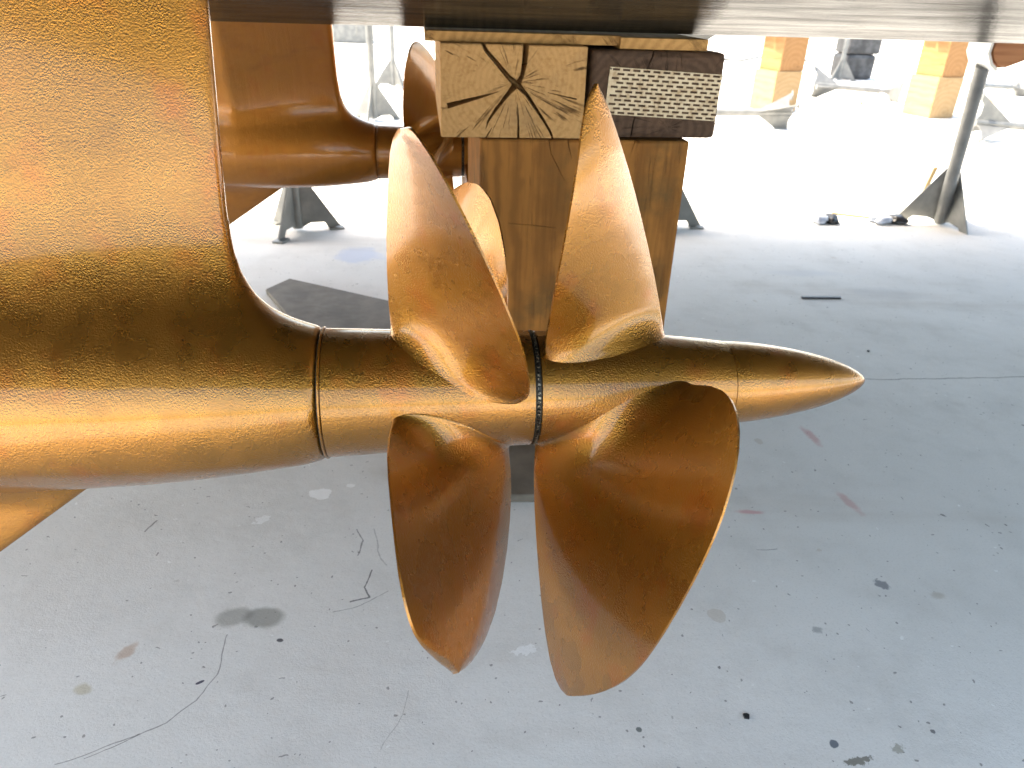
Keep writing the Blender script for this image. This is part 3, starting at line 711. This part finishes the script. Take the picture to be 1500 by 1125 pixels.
# left: stand behind the far pod drive, at the edge of the shade
p_ = on_z(437, 338); s1 = make_stand('galvanised stand with dark fins at the edge of the shade behind the far drive', .60, .17, .235, .020, 'screw', fin_rot=radians(-100)); s1.location = tuple(p_)
# behind the pile, one fin peeping out on the right
p_ = on_z(968, 332); s2 = copy_tree(s1); s2.location = tuple(p_); s2['label'] = 'boat stand mostly hidden behind the upright timber block, one grey fin showing'; s2.rotation_euler = (0, 0, radians(100))
# sunlit stands further back, upright
p_ = on_z(548, 176); s3 = make_stand('pale upright boat stand with flared head seen left of the far propeller', .66, .20, .25, .026, 'screw', fin_rot=radians(-95)); s3.location = tuple(p_)
p_ = on_z(577, 128); s4 = copy_tree(s3); s4.location = tuple(p_); s4.rotation_euler = (0, 0, radians(40)); s4['label'] = 'thinner boat stand farthest back beside the far propeller blade'
p_ = on_z(1228, 118); s5 = copy_tree(s3); s5.location = tuple(p_); s5.rotation_euler = (0, 0, radians(75)); s5['label'] = 'upright boat stand just left of the black blocks'
# stands lying on their sides
def lying(u, v, az, label, roll=0.):
    c = on_z(u, v); o = copy_tree(s3); ax = Vector((cos(az), sin(az), -.045)).normalized()
    qq = Vector((0, 0, 1)).rotation_difference(ax); o.rotation_mode = 'QUATERNION'
    from mathutils import Quaternion
    o.rotation_quaternion = qq @ Quaternion((0, 0, 1), roll); o.location = (c[0], c[1], .125); o['label'] = label
    return o
lying(1158, 190, radians(172), 'boat stand lying on its side in front of the left block pile', radians(20))
lying(1186, 143, radians(-6), 'boat stand lying on its side between the two block piles', radians(0))
lying(1418, 205, radians(-4), 'boat stand lying on its side behind the leaning stand', radians(30))
lying(1412, 142, radians(20), 'boat stand lying just right of the right block pile', radians(75))

# ---------------------------------------------------------------- small things on the concrete
k = NT('grimy_cloth_white'); P = k.coord(); M['ragw'] = k.out(k.mix(k.ramp(k.noise(P, 30, 4), .4, .65), (.50, .53, .60), (.30, .34, .44)), .8)
k = NT('black_plastic'); M['blackp'] = k.out((.012, .012, .014), .4)
def scrap(u, v, lw, label, seed, rz):
    root = empty('fender_scrap', on_z(u, v), rz); tag(root, label, 'scrap', 'scraps at the edge of the shade')
    rnd = random.Random(seed)
    def lump(nm, cx, lx, ly, lz, mat):
        bm = bmesh.new(); bmesh.ops.create_icosphere(bm, subdivisions=3, radius=1)
        for v_ in bm.verts:
            n_ = mnoise.noise(v_.co*1.7+Vector((seed, cx*20, 0)))
            v_.co *= 1+.45*n_; v_.co = Vector((v_.co.x*lx+cx, v_.co.y*ly, max(v_.co.z*lz+lz*.8, .001)))
        o = from_bm(nm, bm, mat, root, True); return o
    lump('cloth', -.5*lw, .55*lw, .05, .022, M['ragw']); lump('black_clip', .35*lw, .45*lw, .045, .020, M['blackp'])
    return root
scrap(1208, 326, .07, 'small white and black scrap lying farther from the leaning stand', 3, .1)
scrap(1302, 326, .09, 'small blue-white and black scrap lying next to the leaning stand', 8, .05)
k = NT('thin_wood'); M['lath'] = k.out((.52, .36, .17), .7)
def stick(p, q_, r, label, mat=None):
    p = Vector(p); q_ = Vector(q_); bm = bmesh.new(); d = q_-p
    side = d.cross(Vector((0, 0, 1))).normalized()*r*1.6; up = side.cross(d).normalized()*r
    add_prism(bm, [-side-up, side-up, side+up, -side+up], d.normalized(), d.length)
    o = from_bm('wooden_strip', bm, mat or M['lath']); o.location = p; return tag(o, label, 'strip', 'loose strips on the concrete')
a_ = on_z(1216, 322); b_ = on_z(1285, 324); stick((a_[0], a_[1], .03), (b_[0], b_[1], .012), .004, 'thin tan wooden strip lying between the two scraps')
a_ = on_z(1338, 313); b_ = on_y(1371, 245, foot[1]+.02); stick((a_[0], a_[1], .004), tuple(b_), .005, 'thin orange wooden strip leaning on the fins of the leaning stand')
a_ = on_z(1174, 437); b_ = on_z(1231, 437.5); stick((a_[0], a_[1], .003), (b_[0], b_[1], .003), .003, 'dark twig lying alone on the shaded concrete', M['blackp'])
for (u0, v0, u1, v1, lb) in ((1228, 147, 1262, 153, 'short pale strip on the sunlit yard left of the right pile'), (1436, 147, 1472, 153, 'short pale strip on the sunlit yard right of the leaning pole')):
    a_ = on_z(u0, v0); b_ = on_z(u1, v1); stick((a_[0], a_[1], .012), (b_[0], b_[1], .012), .012, lb)
pts_ = [on_z(u, v, .012) for u, v in ((1040, 92), (1062, 87), (1085, 89), (1110, 84), (1140, 86), (1165, 91), (1185, 88))]
bm = bmesh.new(); p0 = pts_[0].copy(); p0[2] = 0; add_tube(bm, [tuple(q_-p0) for q_ in pts_], .022, 8)
hs = from_bm('hose', bm, M['galv'], None, True); hs.location = tuple(p0); tag(hs, 'grey hose lying across the far sunlit yard behind the left block pile', 'hose')
# little black chip near the camera
c = on_z(1093, 1050); bm = bmesh.new()
add_prism(bm, [Vector(q) for q in [(-.0035, -.003, 0), (.003, -.0042, 0), (.0045, .002, 0), (.001, .004, 0), (-.004, .003, 0)]], (0, 0, 1), .003)
ch = from_bm('black_chip', bm, M['blackp']); ch.location = tuple(c); tag(ch, 'tiny shiny black chip on the concrete below the right propeller', 'chip')
for (u, v, sz, lb) in ((1272, 515, .004, 'tiny dark pebble on the concrete right of the nose cone'),):
    c = on_z(u, v); bm = bmesh.new(); bmesh.ops.create_icosphere(bm, subdivisions=2, radius=sz)
    for v_ in bm.verts: v_.co *= 1+.4*mnoise.noise(v_.co*400); v_.co.z *= .7
    pb = from_bm('pebble', bm, M['blackp'], None, True); pb.location = (c[0], c[1], sz*.5); tag(pb, lb, 'pebble')
# far yard: added unseen hoist whose beam shades a strip of ground, grey crate
k = NT('blocker_paint'); M['blocker'] = k.out((.45, .46, .48), .5)
hb = on_z(950, 112); hc = Vector((hb[0], hb[1], 0)); off = Vector((SUN.x, SUN.y, 0))/SUN.z
root = empty('shade_blocker', tuple(hc+off*5.5), radians(9)); tag(root, 'added unseen hoist whose beam shades a strip of the far yard', 'blocker')
bm = bmesh.new(); add_box(bm, (-14, -.35, 5.2), (14, .35, 5.8), .02); from_bm('beam', bm, M['blocker'], root)  # out-of-view beam, added only to cast the shade strip
for x in (-13.5, 13.5):
    bm = bmesh.new(); add_box(bm, (x-.2, -.3, 0), (x+.2, .3, 5.198), .02); from_bm('leg', bm, M['blocker'], root)
c = on_z(508, 63); ublock('grey_crate', (c[0], c[1]+.4), .1, (.75, .8, .45), .001, M['galv'], 'pale grey crate far off beside the far drive leg', 'crate', None, .02)
